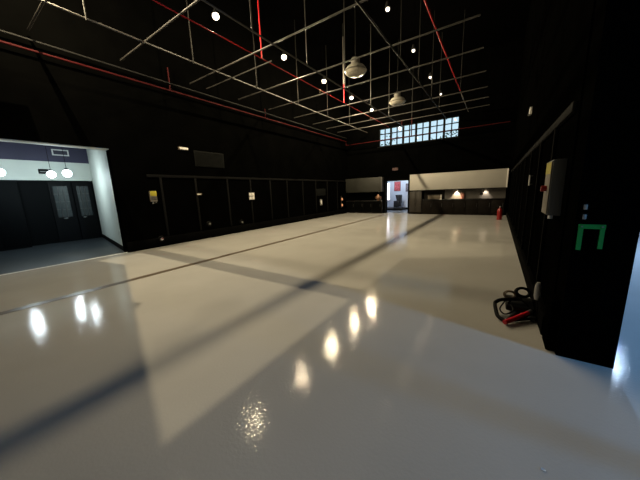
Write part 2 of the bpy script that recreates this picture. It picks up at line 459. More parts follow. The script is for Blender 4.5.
for row, x, name in ((ROWL, -6.28, 'left'), (ROWR, -2.64, 'right')):
    for k, y in enumerate(row):
        if name == 'left':
            lab = ('spot lamp above the frame at the near end of the left row' if k == 0 else
                   'glowing spot lamp, %s in the left ceiling row beside red pipe' % ordw[k])
        else:
            rw = ['glowing spot lamp above the frame, nearest of the right ceiling row', 'glowing spot lamp out of frame, second of the right ceiling row',
                  'bright spot lamp of the right row at the top of the picture', 'bright spot lamp of the right row, right of the near bay light',
                  'small glowing spot lamp of the right row, third down the picture', 'tiny faint spot lamp at the far end of the right ceiling row']
            lab = rw[k]
        if lamp0 is None:
            lamp0 = make_lamp(lab, (x, y, LZ), M['bulb'])
        else:
            dl_ = dup(lamp0, (x, y, LZ), lab)
            if name == 'right':
                for c_ in dl_.children:
                    if c_.name.startswith('bulb'): c_.data = dim_bulb.data; c_.scale = (0.8, 0.8, 0.8)
        point('lamp_light', (x, y, LZ - 0.07), LEFT_W[k] if name == 'left' else RIGHT_W, WARM, 0.014 if name == 'left' else 0.06)

bpy.data.objects.remove(dim_bulb)
# added unseen lamp, its leaves shaped to cut a wedge of floor light
wedge_lamp = make_lamp('added shuttered lamp above the frame over the side hall opening', (-7.3, 1.7, LZ), M['bulb'])
wedge_lamp['group'] = 'spot lamps under the roof'
fill_lamp = dup(lamp0, (-7.3, -1.6, LZ), 'added fill lamp behind the camera over the side hall opening')  # unseen lamp added as warm fill for the near floor
point('lamp_light', (-7.3, -1.6, LZ - 0.07), 100, WARM, 0.03)
lt = Vector((-7.3, 1.7, LZ - 0.07))
point('lamp_light', lt, SHUTTER_W, WARM, 0.003)
def leaf(name, pts, h):
    # outline given on the floor, drawn in to the leaf's own height below the lamp
    k = h / lt.z
    bm = bmesh.new()
    lo = [bm.verts.new(Vector(((p[0] - lt.x) * k, (p[1] - lt.y) * k, lt.z - h - LZ))) for p in pts]
    f = bm.faces.new(lo)
    r = bmesh.ops.extrude_face_region(bm, geom=[f])
    for v in r['geom']:
        if isinstance(v, bmesh.types.BMVert): v.co.z -= 0.004
    o = obj(name, bm, M['lamp_body'], wedge_lamp, smooth=False)
    obj('arm', rod(bmesh.new(), (0.05 if name == 'side_cutter' else 0, 0 if name == 'side_cutter' else -0.05, 0.05), o.data.vertices[0].co.lerp(o.data.vertices[1].co, 0.5), 0.006, 8), M['lamp_body'], o)
leaf('side_cutter', [(-1.65, -9.0), (-1.65, 6.0), (5.0, 10.0), (5.0, -9.0)], 0.41)
leaf('front_cutter', [(-1.50, 0.51), (-7.5, 2.40), (-12.5, 1.5), (-12.5, -9.0), (-1.50, -9.0)], 0.39)

# ------------------------------------------------------------------ unlit high-bay pendants
def make_bay(label, loc):
    t = thing('high_bay_light', label, 'pendant light', loc, 0, 'unlit bay lights')
    obj('rod', rod(bmesh.new(), (0, 0, 0.42), (0, 0, ZC - loc[2]), 0.012, 8), M['pipe_dark'], t)
    bm = lathe(bmesh.new(), [(0, 0.40), (0.05, 0.40), (0.10, 0.38), (0.150, 0.37), (0.150, 0.20), (0.165, 0.185), (0.165, 0.155), (0, 0.155)], 28)
    obj('ballast_housing', bm, M['alu_d'], t)
    bm = lathe(bmesh.new(), [(0.12, 0.165), (0.20, 0.16), (0.30, 0.11), (0.365, 0.03), (0.385, -0.02), (0.385, -0.04), (0.36, -0.03), (0.29, 0.09), (0.19, 0.14), (0.12, 0.15)], 36)
    obj('reflector', bm, M['alu'], t)
    bm = lathe(bmesh.new(), [(0.372, -0.03), (0.35, -0.085), (0.28, -0.14), (0.15, -0.175), (0, -0.185)], 36)
    obj('lens', bm, M['bay_glass'], t)
    bm = lathe(bmesh.new(), [(0.39, -0.045), (0.40, -0.03), (0.39, -0.012), (0.38, -0.03), (0.39, -0.045)], 36)
    obj('rim', bm, M['alu_d'], t)
    return t
bay = make_bay('nearer large unlit bay light with pale round dish', (-4.46, 9.15, 5.78))
dup(bay, (-4.40, 13.65, 5.86), 'farther smaller unlit bay light with pale round dish')

# ------------------------------------------------------------------ left wall fittings
def plate(name, label, cat, x, y0, y1, z0, z1, depth, m, side=1, group=None):
    t = thing(name, label, cat, (x, (y0 + y1) / 2, z0), 0, group)
    hy = (y1 - y0) / 2
    xs = (0, depth) if side > 0 else (-depth, 0)
    obj('plate', B(xs[0], xs[1], -hy, hy, 0, z1 - z0, bev=0.006), m, t)
    return t
# yellow-topped call box
t = thing('alarm_call_box', 'small beige alarm box with a yellow top on black left wall', 'alarm box', (XL, 4.0, 1.42))
obj('body', B(0, 0.07, -0.10, 0.10, 0.06, 0.40, bev=0.008), M['box_face'], t)
obj('cover', B(0.07, 0.078, -0.095, 0.095, 0.24, 0.395, bev=0.003), M['yellow'], t, None)['label'] = 'yellow top cover'
obj('print_strip', B(0.07, 0.075, -0.085, 0.085, 0.12, 0.135), M['black_trim'], t)
obj('print_strip', B(0.07, 0.075, -0.085, 0.085, 0.17, 0.19), M['black_trim'], t)
obj('gland', rod(bmesh.new(), (0.035, -0.03, 0.0), (0.035, -0.03, 0.07), 0.025), M['plastic_g'], t)
obj('gland', rod(bmesh.new(), (0.035, 0.06, 0.02), (0.035, 0.06, 0.07), 0.02), M['plastic_g'], t)
# emergency light high on wall
t = thing('emergency_light', 'small pale emergency light high on left wall above the panelling', 'emergency light', (XL, 5.2, 3.20))
obj('housing', B(0, 0.06, -0.17, 0.17, 0, 0.10, bev=0.012), M['tan'], t)
obj('lens', B(0.06, 0.075, -0.15, 0.15, 0.015, 0.085, bev=0.005), M['plastic_w'], t)
# grey grille
t = thing('wall_grille', 'dark grey rectangular grille high on the left wall', 'grille', (XL, 6.2, 2.68))
obj('frame', B(0, 0.03, -0.62, 0.62, 0, 0.56, bev=0.006), M['grille'], t)
bm = bmesh.new()
for k in range(12): box(bm, 0.03, 0.042, -0.58, 0.58, 0.035 + k * 0.042, 0.058 + k * 0.042)
obj('louvre', bm, M['grille'], t)
# little label plate
t = thing('label_plate', 'tiny tan label plate on the second stile of the left wall', 'plate', (XL + 0.04, 5.58, 1.64))
obj('card', B(0, 0.012, -0.10, 0.10, 0, 0.075, bev=0.004), M['tan'], t)
obj('print', B(0.012, 0.014, -0.07, 0.07, 0.022, 0.052), M['plastic_w'], t)
# white four-square plate
t = thing('light_switch', 'white square four-gang switch plate halfway down left wall', 'switch', (XL + 0.04, 8.08, 1.36))
obj('backplate', B(0, 0.014, -0.16, 0.16, 0, 0.32, bev=0.005), M['plastic_g'], t)
for dy in (-1, 1):
    for dz in (-1, 1):
        obj('rocker', B(0.014, 0.03, dy * 0.078 - 0.066, dy * 0.078 + 0.066, 0.16 + dz * 0.078 - 0.066, 0.16 + dz * 0.078 + 0.066, bev=0.006), M['plastic_w'], t)
# sockets low on the wall
def socket(label, y, z, inset, x=XL):
    t = thing('floor_socket', label, 'socket', (x, y, z), 0, 'round wall sockets')
    bm = bmesh.new()
    bmesh.ops.create_cone(bm, cap_ends=True, segments=24, radius1=0.11, radius2=0.095, depth=0.06, matrix=Matrix.Translation((0.03, 0, 0.1)) @ Matrix.Rotation(PI / 2, 4, 'Y'))
    obj('shroud', bm, M['black_rub'], t)
    bm = bmesh.new()
    bmesh.ops.create_cone(bm, cap_ends=True, segments=20, radius1=0.042, radius2=0.035, depth=0.03, matrix=Matrix.Translation((0.07, 0, 0.1)) @ Matrix.Rotation(PI / 2, 4, 'Y'))
    obj('insert', bm, inset, t)
    return t
t = socket('round black socket with a red and white insert near the left opening', 4.02, 0.16, M['plastic_w'], XL + 0.10)
obj('red_cap', B(0.086, 0.094, -0.03, 0.03, 0.102, 0.13, bev=0.003), M['red_pl'], t)
socket('round black wall socket below the tiny tan plate', 5.86, 0.44, M['plastic_g'])
socket('round black wall socket below and left of the white switch plate', 7.42, 0.32, M['plastic_g'])
t = thing('switch_plate', 'small white switch on a grey board at far end of left wall', 'switch', (XL, 13.75, 0.82))
obj('board', B(0, 0.02, -0.55, 0.55, 0.55, 0.98, bev=0.005), M['grille'], t)
obj('plate', B(0, 0.03, -0.12, 0.12, -0.05, 0.33, bev=0.006), M['plastic_g'], t)
obj('rocker', B(0.03, 0.045, -0.07, 0.07, 0.02, 0.26, bev=0.006), M['plastic_w'], t)
# amber twin wall light in the far left corner
t = thing('wall_sconce', 'small amber twin wall light in the far left corner', 'wall light', (XL, 16.35, 0.42))
obj('backplate', B(0, 0.03, -0.06, 0.06, 0, 0.86, bev=0.008), M['wood'], t)
for z in (0.2, 0.62):
    bm = lathe(bmesh.new(), [(0, -0.09), (0.04, -0.08), (0.05, 0.0), (0.04, 0.08), (0, 0.09)], 16, (0.085, 0, z))
    obj('shade', bm, M['amber'], t)
    obj('bracket', rod(bmesh.new(), (0.02, 0, z - 0.1), (0.085, 0, z - 0.085), 0.012, 8), M['black_metal'], t)

# ------------------------------------------------------------------ back wall: bulkheads and counters
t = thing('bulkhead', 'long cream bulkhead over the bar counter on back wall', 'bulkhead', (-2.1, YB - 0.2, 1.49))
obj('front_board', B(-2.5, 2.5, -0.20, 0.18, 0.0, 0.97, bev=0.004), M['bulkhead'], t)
obj('lit_end', B(2.47, 2.53, -0.205, 0.18, 0.0, 0.97, bev=0.004), M['plastic_w'], t)  # end strip made paler to show it lit
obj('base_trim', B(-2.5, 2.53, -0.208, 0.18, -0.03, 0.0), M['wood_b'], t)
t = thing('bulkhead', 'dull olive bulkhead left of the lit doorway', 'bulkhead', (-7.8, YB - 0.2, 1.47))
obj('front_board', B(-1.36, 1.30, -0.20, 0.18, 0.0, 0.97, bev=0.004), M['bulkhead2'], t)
obj('lit_end', B(1.30, 1.38, -0.20, 0.18, 0.0, 0.97, bev=0.004), M['bulk_lit_end'], t)  # return end painted paler, as if light fell on it

def downlight(label, x, y, z, group='counter downlights'):
    t = thing('downlight', label, 'downlight', (x, y, z), 0, group)
    bm = lathe(bmesh.new(), [(0.045, 0.0), (0.06, 0.0), (0.06, -0.03), (0.045, -0.03), (0.045, 0.0)], 24)
    obj('bezel', bm, M['steel'], t)
    bm = bmesh.new(); bmesh.ops.create_cone(bm, cap_ends=True, segments=20, radius1=0.035, radius2=0.045, depth=0.02, matrix=Matrix.Translation((0, 0, -0.012)))
    obj('bulb', bm, M['dl'], t)
    return t
downlight('lit downlight under cream bulkhead, left one with the brightest glow', -1.95, YB - 0.13, 1.46)
downlight('lit downlight under cream bulkhead at its right, dimmer glow', -0.52, YB - 0.13, 1.46)
downlight('lit downlight under the olive bulkhead beside the doorway', -6.72, YB - 0.13, 1.47)
spot('downlight_light', (-1.95, YB - 0.13, 1.42), (-1.95, YB - 0.02, 0.9), 240, (1.0, 0.78, 0.5), 80, 0.6, 0.03)
spot('downlight_light', (-0.52, YB - 0.13, 1.42), (-0.52, YB - 0.02, 0.9), 60, (1.0, 0.84, 0.66), 84, 0.6, 0.03)
spot('downlight_light', (-6.72, YB - 0.13, 1.43), (-6.72, YB - 0.05, 0.9), 7, (1.0, 0.72, 0.5), 110, 0.6, 0.03)

# bar, right
t = thing('splashback', 'grey splashback between cream bulkhead and bar counter', 'splashback', (-1.7, YB - 0.002, 0.92))
obj('board', B(-0.9, 2.1, -0.02, 0.0, 0, 0.53), M['splash'], t)
obj('side_board', B(-2.1, -0.9, -0.02, 0.0, 0, 0.53), M['splash_d'], t)
t = thing('tall_cabinet', 'dark brown tall cabinet beside the right of the doorway', 'cabinet', (-4.24, YB - 0.3, 0))
obj('carcass', B(-0.38, 0.38, -0.02, 0.28, 0, 1.44, bev=0.005), M['wood_b'], t)
for k in range(2):
    d = obj('door', B(-0.37 + k * 0.375, -0.005 + k * 0.375, -0.04, -0.02, 0.12, 1.42, bev=0.004), M['wood'], t)
    obj('handle', rod(bmesh.new(), (-0.04 + k * 0.07, -0.06, 0.7), (-0.04 + k * 0.07, -0.06, 0.9), 0.008, 8), M['dark_metal'], d)
t = thing('bar_counter', 'long dark bar counter under the cream bulkhead', 'counter', (-1.72, YB - 0.3, 0))
obj('carcass', B(-2.10, 2.10, -0.05, 0.27, 0.0, 0.86, bev=0.004), M['wood_b'], t)
for k in range(7):
    x0 = -2.09 + k * 0.6
    d = obj('door', B(x0, x0 + 0.575, -0.07, -0.05, 0.12, 0.84, bev=0.004), M['wood_b'], t)
    obj('handle', rod(bmesh.new(), (x0 + 0.52, -0.095, 0.45), (x0 + 0.52, -0.095, 0.68), 0.009, 8), M['dark_metal'], d)
t = tag(obj('worktop', B(-3.84, 0.40, YB - 0.40, YB - 0.003, 0.865, 0.92, bev=0.006), M['worktop']), 'black worktop along the bar counter', 'worktop')
t = thing('storage_box', 'long tan box with a bright metal end on the bar worktop', 'box', (-3.1, YB - 0.25, 0.92))
obj('body', B(-0.40, 0.30, -0.1, 0.1, 0, 0.24, bev=0.01), M['tan'], t)
obj('lid', B(-0.41, 0.31, -0.11, 0.11, 0.22, 0.26, bev=0.008), M['wood'], t)
obj('end_plate', B(0.30, 0.36, -0.105, 0.105, 0.0, 0.26, bev=0.006), M['plastic_w'], t)
t = thing('jar', 'pinkish jar right of the bright glow on the bar worktop', 'jar', (-1.63, YB - 0.12, 0.92))
obj('body', lathe(bmesh.new(), [(0, 0), (0.08, 0.0), (0.095, 0.05), (0.095, 0.25), (0.07, 0.30), (0, 0.30)], 22), M['pink'], t)
obj('lid', lathe(bmesh.new(), [(0, 0.30), (0.072, 0.30), (0.075, 0.34), (0, 0.35)], 22), M['copper'], t)
t = thing('lamp_knob', 'dark round knob on a stalk against the right splashback', 'knob', (-0.72, YB - 0.14, 0.92))
obj('stalk', rod(bmesh.new(), (0, 0, 0), (0, 0, 0.2), 0.012, 10), M['black_metal'], t)
bm = bmesh.new(); bmesh.ops.create_uvsphere(bm, u_segments=18, v_segments=12, radius=0.08, matrix=Matrix.Translation((0, 0, 0.26)))
obj('ball', bm, M['black_metal'], t)
obj('foot', lathe(bmesh.new(), [(0, 0), (0.06, 0), (0.06, 0.012), (0.015, 0.03), (0, 0.03)], 18), M['black_metal'], t)

# left counter
t = thing('side_counter', 'low black counter under the olive bulkhead', 'counter', (-7.8, YB - 0.3, 0))
obj('carcass', B(-1.36, 1.36, -0.05, 0.27, 0.0, 0.84, bev=0.004), M['wood_b'], t)
obj('top', B(-1.37, 1.38, -0.09, 0.27, 0.84, 0.89, bev=0.006), M['worktop'], t)
for k in range(4):
    x0 = -1.34 + k * 0.67
    d = obj('door', B(x0, x0 + 0.65, -0.07, -0.05, 0.1, 0.82, bev=0.004), M['black_panel'], t)
    obj('handle', rod(bmesh.new(), (x0 + 0.58, -0.095, 0.45), (x0 + 0.58, -0.095, 0.65), 0.009, 8), M['dark_metal'], d)
t = thing('glow_urn', 'added urn standing in for glow at right end of low black counter', 'urn', (-6.76, YB - 0.2, 0.89))  # urn added in place of the downlight's glow on black
obj('body', lathe(bmesh.new(), [(0, 0), (0.09, 0), (0.10, 0.02), (0.07, 0.05), (0.15, 0.12), (0.16, 0.22), (0.10, 0.31), (0.06, 0.34), (0, 0.34)], 26), M['copper'], t)
obj('lid', lathe(bmesh.new(), [(0, 0.34), (0.065, 0.34), (0.05, 0.375), (0.015, 0.385), (0.022, 0.41), (0, 0.42)], 20), M['copper'], t)
for s in (-1, 1):
    obj('handle', tube(bmesh.new(), smooth_path([(s * 0.14, 0, 0.26), (s * 0.22, 0, 0.25), (s * 0.22, 0, 0.15), (s * 0.145, 0, 0.13)]), 0.01), M['copper'], t)

# dim exit sign over the doorway
t = thing('exit_sign', 'dim reddish sign box above the lit doorway', 'sign', (-5.66, YB, 2.80))
obj('housing', B(-0.2, 0.2, -0.06, 0, 0, 0.2, bev=0.008), M['black_trim'], t)
obj('face', B(-0.18, 0.18, -0.066, -0.06, 0.02, 0.18), M['exit_red'], t)

# fire extinguisher on the floor by the right end of the bar
t = thing('fire_extinguisher', 'red fire extinguisher on floor by the right wall', 'fire extinguisher', (0.18, 14.9, 0))
obj('cylinder', lathe(bmesh.new(), [(0, 0), (0.10, 0), (0.105, 0.02), (0.105, 0.42), (0.085, 0.50), (0.035, 0.55), (0.03, 0.57), (0, 0.57)], 26), M['red_pl'], t)
obj('valve', lathe(bmesh.new(), [(0, 0.57), (0.03, 0.57), (0.03, 0.62), (0.018, 0.64), (0, 0.64)], 14), M['steel'], t)
obj('lever', B(-0.13, 0.03, -0.015, 0.015, 0.64, 0.66, bev=0.004), M['black_metal'], t)
obj('hose', tube(bmesh.new(), smooth_path([(0.03, 0, 0.60), (0.13, -0.02, 0.55), (0.15, -0.04, 0.35), (0.13, -0.05, 0.15)]), 0.013), M['black_rub'], t)

# ------------------------------------------------------------------ doorway room contents
def poster(label, x0, x1, z0, z1, m, group=None):
    t = thing('poster', label, 'poster', ((x0 + x1) / 2, 20.9, z0))
    h = (x1 - x0) / 2
    obj('frame', B(-h, h, -0.03, 0, 0, z1 - z0, bev=0.004), M['frame'], t)
    obj('print', B(-h + 0.03, h - 0.03, -0.034, -0.03, 0.03, z1 - z0 - 0.03), m, t)
poster('red poster on the pale wall seen through the doorway', -6.86, -6.35, 1.45, 2.20, M['poster'])
poster('dark framed picture at right edge of the doorway view', -5.95, -5.62, 1.38, 2.0, M['poster2'])
w = struct('window_3', B(-7.58, -7.22, 20.86, 20.885, 0.75, 2.1), emis('lit_pane', (0.95, 0.9, 1.0), 3.0))
bm = bmesh.new()
for a in ((-7.62, -7.58, 0.71, 2.14), (-7.22, -7.18, 0.71, 2.14), (-7.62, -7.18, 0.71, 0.75), (-7.62, -7.18, 2.1, 2.14)):
    box(bm, a[0], a[1], 20.84, 20.9, a[2], a[3])
struct('window_frame', bm, M['far_wall'], w)
# black armchair on a low plinth, facing left
t = thing('low_plinth', 'low black plinth under the armchair behind the doorway', 'plinth', (-6.45, 20.2, 0))
obj('top', B(-0.72, 0.62, -0.4, 0.4, 0.10, 0.16, bev=0.01), M['chair'], t)
obj('base', B(-0.66, 0.56, -0.36, 0.36, 0.0, 0.10), M['black_metal'], t)
t = thing('armchair', 'black high-backed armchair seen through the doorway', 'chair', (-6.28, 20.2, 0.16))
obj('seat', B(-0.30, 0.14, -0.26, 0.26, 0.10, 0.40, bev=0.03), M['chair'], t)
bm = B(-0.02, 0.20, -0.27, 0.27, 0.36, 1.02, bev=0.04)
for v in bm.verts:
    if v.co.z > 0.8 and v.co.x < 0.05: v.co.x -= 0.16
obj('backrest', bm, M['chair'], t)
for s_ in (-1, 1):
    obj('armrest', B(-0.28, 0.10, s_ * 0.30 - 0.05, s_ * 0.30 + 0.05, 0.08, 0.56, bev=0.025), M['chair'], t)
for dx in (-0.24, 0.12):
    for dy in (-0.22, 0.22):
        obj('leg', rod(bmesh.new(), (dx, dy, 0), (dx, dy, 0.11), 0.02, 10), M['black_metal'], t)
t = thing('bin', 'small black bin under the bright window behind the doorway', 'bin', (-7.42, 20.3, 0))
obj('body', lathe(bmesh.new(), [(0, 0), (0.15, 0), (0.19, 0.48), (0.175, 0.48), (0.14, 0.03), (0, 0.03)], 22), M['chair'], t)
obj('rim', lathe(bmesh.new(), [(0.175, 0.47), (0.2, 0.47), (0.2, 0.5), (0.175, 0.5), (0.175, 0.47)], 22), M['black_rub'], t)
t = thing('ceiling_light', 'round lit ceiling light of the room behind the doorway', 'ceiling light', (-6.2, 19.2, 2.9))
obj('base', lathe(bmesh.new(), [(0, 0), (0.2, 0), (0.2, -0.03), (0, -0.03)], 24), M['plastic_w'], t)
obj('diffuser', lathe(bmesh.new(), [(0.19, -0.03), (0.17, -0.06), (0.1, -0.085), (0, -0.09)], 24), emis('far_diffuser', (0.85, 0.92, 1.0), 6), t)
point('far_room_light', (-6.2, 19.2, 2.7), 130, (0.80, 0.89, 1.0), 0.15)

# ------------------------------------------------------------------ left side hall contents
def pendant(label, loc):
    t = thing('globe_pendant', label, 'pendant light', loc, 0, 'globe lamps in the side hall')
    bm = bmesh.new(); bmesh.ops.create_uvsphere(bm, u_segments=24, v_segments=16, radius=0.115)
    obj('globe', bm, M['globe'], t)
    obj('cap', lathe(bmesh.new(), [(0, 0.17), (0.05, 0.16), (0.06, 0.11), (0, 0.10)], 18), M['steel'], t)
    obj('cord', rod(bmesh.new(), (0, 0, 0.16), (0, 0, 4.1 - loc[2]), 0.006, 8), M['black_rub'], t)
    return t
g = pendant('glowing white globe lamp at the left edge of the picture', (-12.4, 1.28, 2.52))
dup(g, (-12.5, 2.40, 2.50), 'glowing white globe lamp, left of the pair below the vent')
dup(g, (-11.6, 2.60, 2.48), 'glowing white globe lamp nearest to the white return wall')
COOL = (0.78, 0.95, 1.0)
for p in ((-12.4, 1.28, 2.52), (-12.5, 2.40, 2.50), (-11.6, 2.60, 2.48)):
    point('globe_light', (p[0], p[1], p[2] - 0.16), 46 if p[0] < -12 else 24, COOL, 0.05)
# ceiling vent
t = thing('wall_vent', 'white framed vent on the lilac frieze of the side hall', 'vent', (fx + 0.027, 3.1, 3.34))
bm = bmesh.new()
box(bm, 0, 0.025, -0.24, 0.24, 0.0, 0.04); box(bm, 0, 0.025, -0.24, 0.24, 0.19, 0.23)
box(bm, 0, 0.025, -0.24, -0.20, 0.04, 0.19); box(bm, 0, 0.025, 0.20, 0.24, 0.04, 0.19)
obj('frame', bm, M['vent'], t)
bm = bmesh.new()
for k in range(5): box(bm, 0, 0.012, -0.20, 0.20, 0.045 + k * 0.03, 0.062 + k * 0.03)
obj('slat', bm, M['vent_d'], t)
# glazed black doors in the far wall
def glazed_door(label, y0, y1, rows, hz):
    t = thing('glazed_door', label, 'door', (fx + 0.002, (y0 + y1) / 2, 0), 0, 'black doors of the side hall')
    h = (y1 - y0) / 2
    bm = bmesh.new()
    box(bm, 0.0, 0.05, -h, -h + 0.11, 0.0, 2.36); box(bm, 0.0, 0.05, h - 0.11, h, 0.0, 2.36)
    box(bm, 0.0, 0.05, -h + 0.11, h - 0.11, 0.0, 0.98); box(bm, 0.0, 0.05, -h + 0.11, h - 0.11, 2.18, 2.36)
    obj('leaf', bm, M['door_black'], t)
    obj('pane', B(0.015, 0.025, -h + 0.11, h - 0.11, 0.98, 2.18), M['door_glass'], t)
    bm = bmesh.new()
    for k in range(1, 3):
        y = -h + 0.11 + k * (2 * h - 0.22) / 3
        box(bm, 0.025, 0.04, y - 0.012, y + 0.012, 0.98, 2.18)
    for k in range(1, rows):
        z = 0.98 + k * 1.2 / rows
        box(bm, 0.025, 0.04, -h + 0.11, h - 0.11, z - 0.012, z + 0.012)
    obj('glazing_bars', bm, M['lattice'], t)
    hd = obj('handle', rod(bmesh.new(), (0.09, hz - 0.06, 0.93), (0.09, hz + 0.06, 0.93), 0.014, 10), M['steel'], t)
    obj('rose', rod(bmesh.new(), (0.05, hz, 0.93), (0.09, hz, 0.93), 0.02, 14), M['steel'], hd)
    return t
glazed_door('black glazed door right of the dark recess, with a small bright handle', 2.55, 3.20, 4, -0.02)
glazed_door('black glazed door next to the white return wall', 3.24, 3.84, 4, -0.1)
t = thing('wall_cabinet', 'black double cabinet at the left edge of the side hall', 'cabinet', (fx + 0.002, 1.2, 0))
obj('carcass', B(0, 0.35, -0.75, 0.55, 0, 2.36, bev=0.006), M['door_black'], t)
for k in range(2):
    d = obj('door', B(0.35, 0.37, -0.74 + k * 0.645, -0.1 + k * 0.645, 0.1, 2.33, bev=0.004), M['dado'], t)
    obj('handle', rod(bmesh.new(), (0.39, -0.14 + k * 0.09, 1.0), (0.39, -0.14 + k * 0.09, 1.2), 0.01, 8), M['dark_metal'], d)
t = thing('wall_sign', 'small dark sign on the white band behind a globe lamp', 'sign', (fx + 0.02, 2.55, 2.64))
obj('board', B(0, 0.02, -0.16, 0.22, 0, 0.17, bev=0.004), M['dado'], t)
obj('print', B(0.02, 0.022, -0.12, 0.18, 0.06, 0.10), M['plastic_g'], t)

# ------------------------------------------------------------------ right wall fittings
t = thing('electrical_box', 'grey electrical box with yellow label on the right wall', 'electrical box', (XR, 3.78, 1.27))
obj('body', B(-0.105, 0, -0.18, 0.17, 0, 0.57, bev=0.006), M['box_grey'], t)
fr = obj('door', B(-0.118, -0.105, -0.17, 0.16, 0.01, 0.56, bev=0.004), M['box_face'], t)
obj('warning_label', B(-0.1195, -0.118, -0.16, 0.15, 0.43, 0.55), M['yellow'], fr)['label'] = 'yellow warning label'
obj('isolator', rod(bmesh.new(), (-0.118, -0.02, 0.28), (-0.165, -0.02, 0.28), 0.03, 18), M['red_pl'], fr)
obj('cable_gland', rod(bmesh.new(), (-0.055, 0.0, -0.05), (-0.055, 0.0, 0.0), 0.022, 14), M['plastic_w'], t)
t = thing('wall_plate', 'small pale sensor high on the right wall', 'sensor', (XR, 8.5, 3.27))
obj('housing', B(-0.05, 0, -0.10, 0.10, 0, 0.16, bev=0.012), M['plastic_w'], t)
obj('lens', lathe(bmesh.new(), [(0.045, 0), (0.03, -0.02), (0, -0.03)], 14, (-0.04, 0, 0.0)), M['plastic_g'], t)
t = thing('pull_handle', 'small steel pull handle on black right wall panelling', 'handle', (XR, 6.6, 1.58))
obj('bar', rod(bmesh.new(), (-0.05, 0, 0.0), (-0.05, 0, 0.20), 0.014, 10), M['plastic_w'], t)
for z in (0.02, 0.18):
    obj('standoff', rod(bmesh.new(), (-0.05, 0, z), (0, 0, z), 0.008, 8), M['steel'], t)
# pier: green bracket and two switches
t = thing('green_bracket', 'green upside-down U bracket on the black pier', 'bracket', (0.68, JY, 1.03))
bm = bmesh.new()
box(bm, -0.082, 0.080, -0.02, 0, 0.185, 0.222)
box(bm, -0.080, -0.050, -0.02, 0, 0.0, 0.185)
box(bm, 0.050, 0.078, -0.02, 0, 0.02, 0.185)
obj('frame', bm, M['green'], t)
for x in (-0.062, 0.062):
    obj('screw', rod(bmesh.new(), (x, -0.024, 0.204), (x, -0.018, 0.204), 0.007, 10), M['steel'], t)
def pier_switch(label, x, z):
    t = thing('light_switch', label, 'switch', (x, JY, z), 0, 'switches on the pier')
    obj('plate', B(-0.020, 0.020, -0.010, 0, -0.030, 0.030, bev=0.003), M['black_trim'], t)
    obj('rocker', B(-0.012, 0.012, -0.017, -0.010, -0.021, 0.021, bev=0.003), M['plastic_m'], t)
pier_switch('upper of two small pale switches above the green bracket', 0.624, 1.397)
pier_switch('lower of two small pale switches, just above the green bracket', 0.626, 1.315)
t = thing('cable_plug', 'white plug on a lead low on the right wall by the trolley', 'plug', (0.466, 3.66, 0.2))
obj('body', lathe(bmesh.new(), [(0, 0.10), (0.022, 0.105), (0.031, 0.15), (0.030, 0.26), (0.016, 0.31), (0, 0.31)], 16), M['plastic_m'], t)
obj('lead', tube(bmesh.new(), smooth_path([(0, 0, 0.105), (0.012, 0.0, 0.05), (0.018, 0.01, -0.08), (0.01, 0.04, -0.192), (-0.03, 0.10, -0.192)]), 0.006), M['black_rub'], t)

# ------------------------------------------------------------------ folded trolley with red bar and cable on the floor
t = thing('folding_trolley', 'folded black trolley with a red bar lying by right wall', 'trolley', (0.30, 3.90, 0))
def tp(*p): return [Vector(q) - Vector((0.30, 3.90, 0)) for q in p]
obj('handle_loop', tube(bmesh.new(), smooth_path(tp((0.36, 4.00, 0.16), (0.17, 3.92, 0.145), (0.10, 3.86, 0.125), (0.085, 3.82, 0.10), (0.105, 3.68, 0.05), (0.13, 3.60, 0.03), (0.20, 3.52, 0.026))), 0.022, 10), M['black_rub'], t)
obj('red_bar', rod(bmesh.new(), *tp((0.185, 3.47, 0.035), (0.415, 3.775, 0.075)), 0.026, 14), M['red_tube'], t)
obj('bar_cap', rod(bmesh.new(), *tp((0.415, 3.775, 0.075), (0.45, 3.82, 0.083)), 0.028, 14), M['steel'], t)
bm = B(-0.10, 0.19, -0.05, 0.36, 0.03, 0.105, bev=0.02)
obj('bed', bm, M['black_metal'], t)
obj('frame_bar', rod(bmesh.new(), *tp((0.22, 3.60, 0.025), (0.50, 4.22, 0.05)), 0.018), M['black_metal'], t)
obj('frame_bar', rod(bmesh.new(), *tp((0.28, 3.62, 0.02), (0.50, 3.74, 0.05)), 0.016), M['black_metal'], t)
for x, y in ((0.34, 4.24), (0.5, 4.12)):
    w_ = obj('wheel', rod(bmesh.new(), *tp((x - 0.02, y, 0.07), (x + 0.02, y, 0.07)), 0.068, 20), M['black_rub'], t)
    obj('hub', rod(bmesh.new(), *tp((x - 0.026, y, 0.07), (x + 0.026, y, 0.07)), 0.025, 14), M['steel'], w_)
obj('strap', tube(bmesh.new(), smooth_path(tp((0.22, 3.90, 0.11), (0.30, 3.98, 0.17), (0.40, 3.92, 0.14), (0.44, 3.86, 0.06), (0.38, 3.72, 0.03), (0.30, 3.70, 0.03))), 0.010), M['black_rub'], t)
obj('strap', tube(bmesh.new(), smooth_path(tp((0.20, 4.0, 0.11), (0.14, 3.80, 0.06), (0.19, 3.68, 0.05), (0.27, 3.74, 0.09), (0.25, 3.86, 0.11))), 0.009), M['black_rub'], t)
def coil(name, label, ctr, r, n, m, tilt, rad, ax='X'):
    t = thing(name, label, 'cable', ctr)
    pts = []
    rnd = random.Random(3)
    for k in range(n * 20 + 1):
        a = 2 * PI * k / 20
        rr = r * (1 + 0.12 * math.sin(a * 0.37 + 1))
        p = Vector((rr * math.cos(a), rr * 0.75 * math.sin(a), 0.012 * math.sin(a * 0.9) + 0.010 * k / 20))
        pts.append(Matrix.Rotation(0.25, 3, 'Z') @ Matrix.Rotation(tilt, 3, ax) @ p)
    obj('loop', tube(bmesh.new(), pts, rad, 8), m, t)
    return t
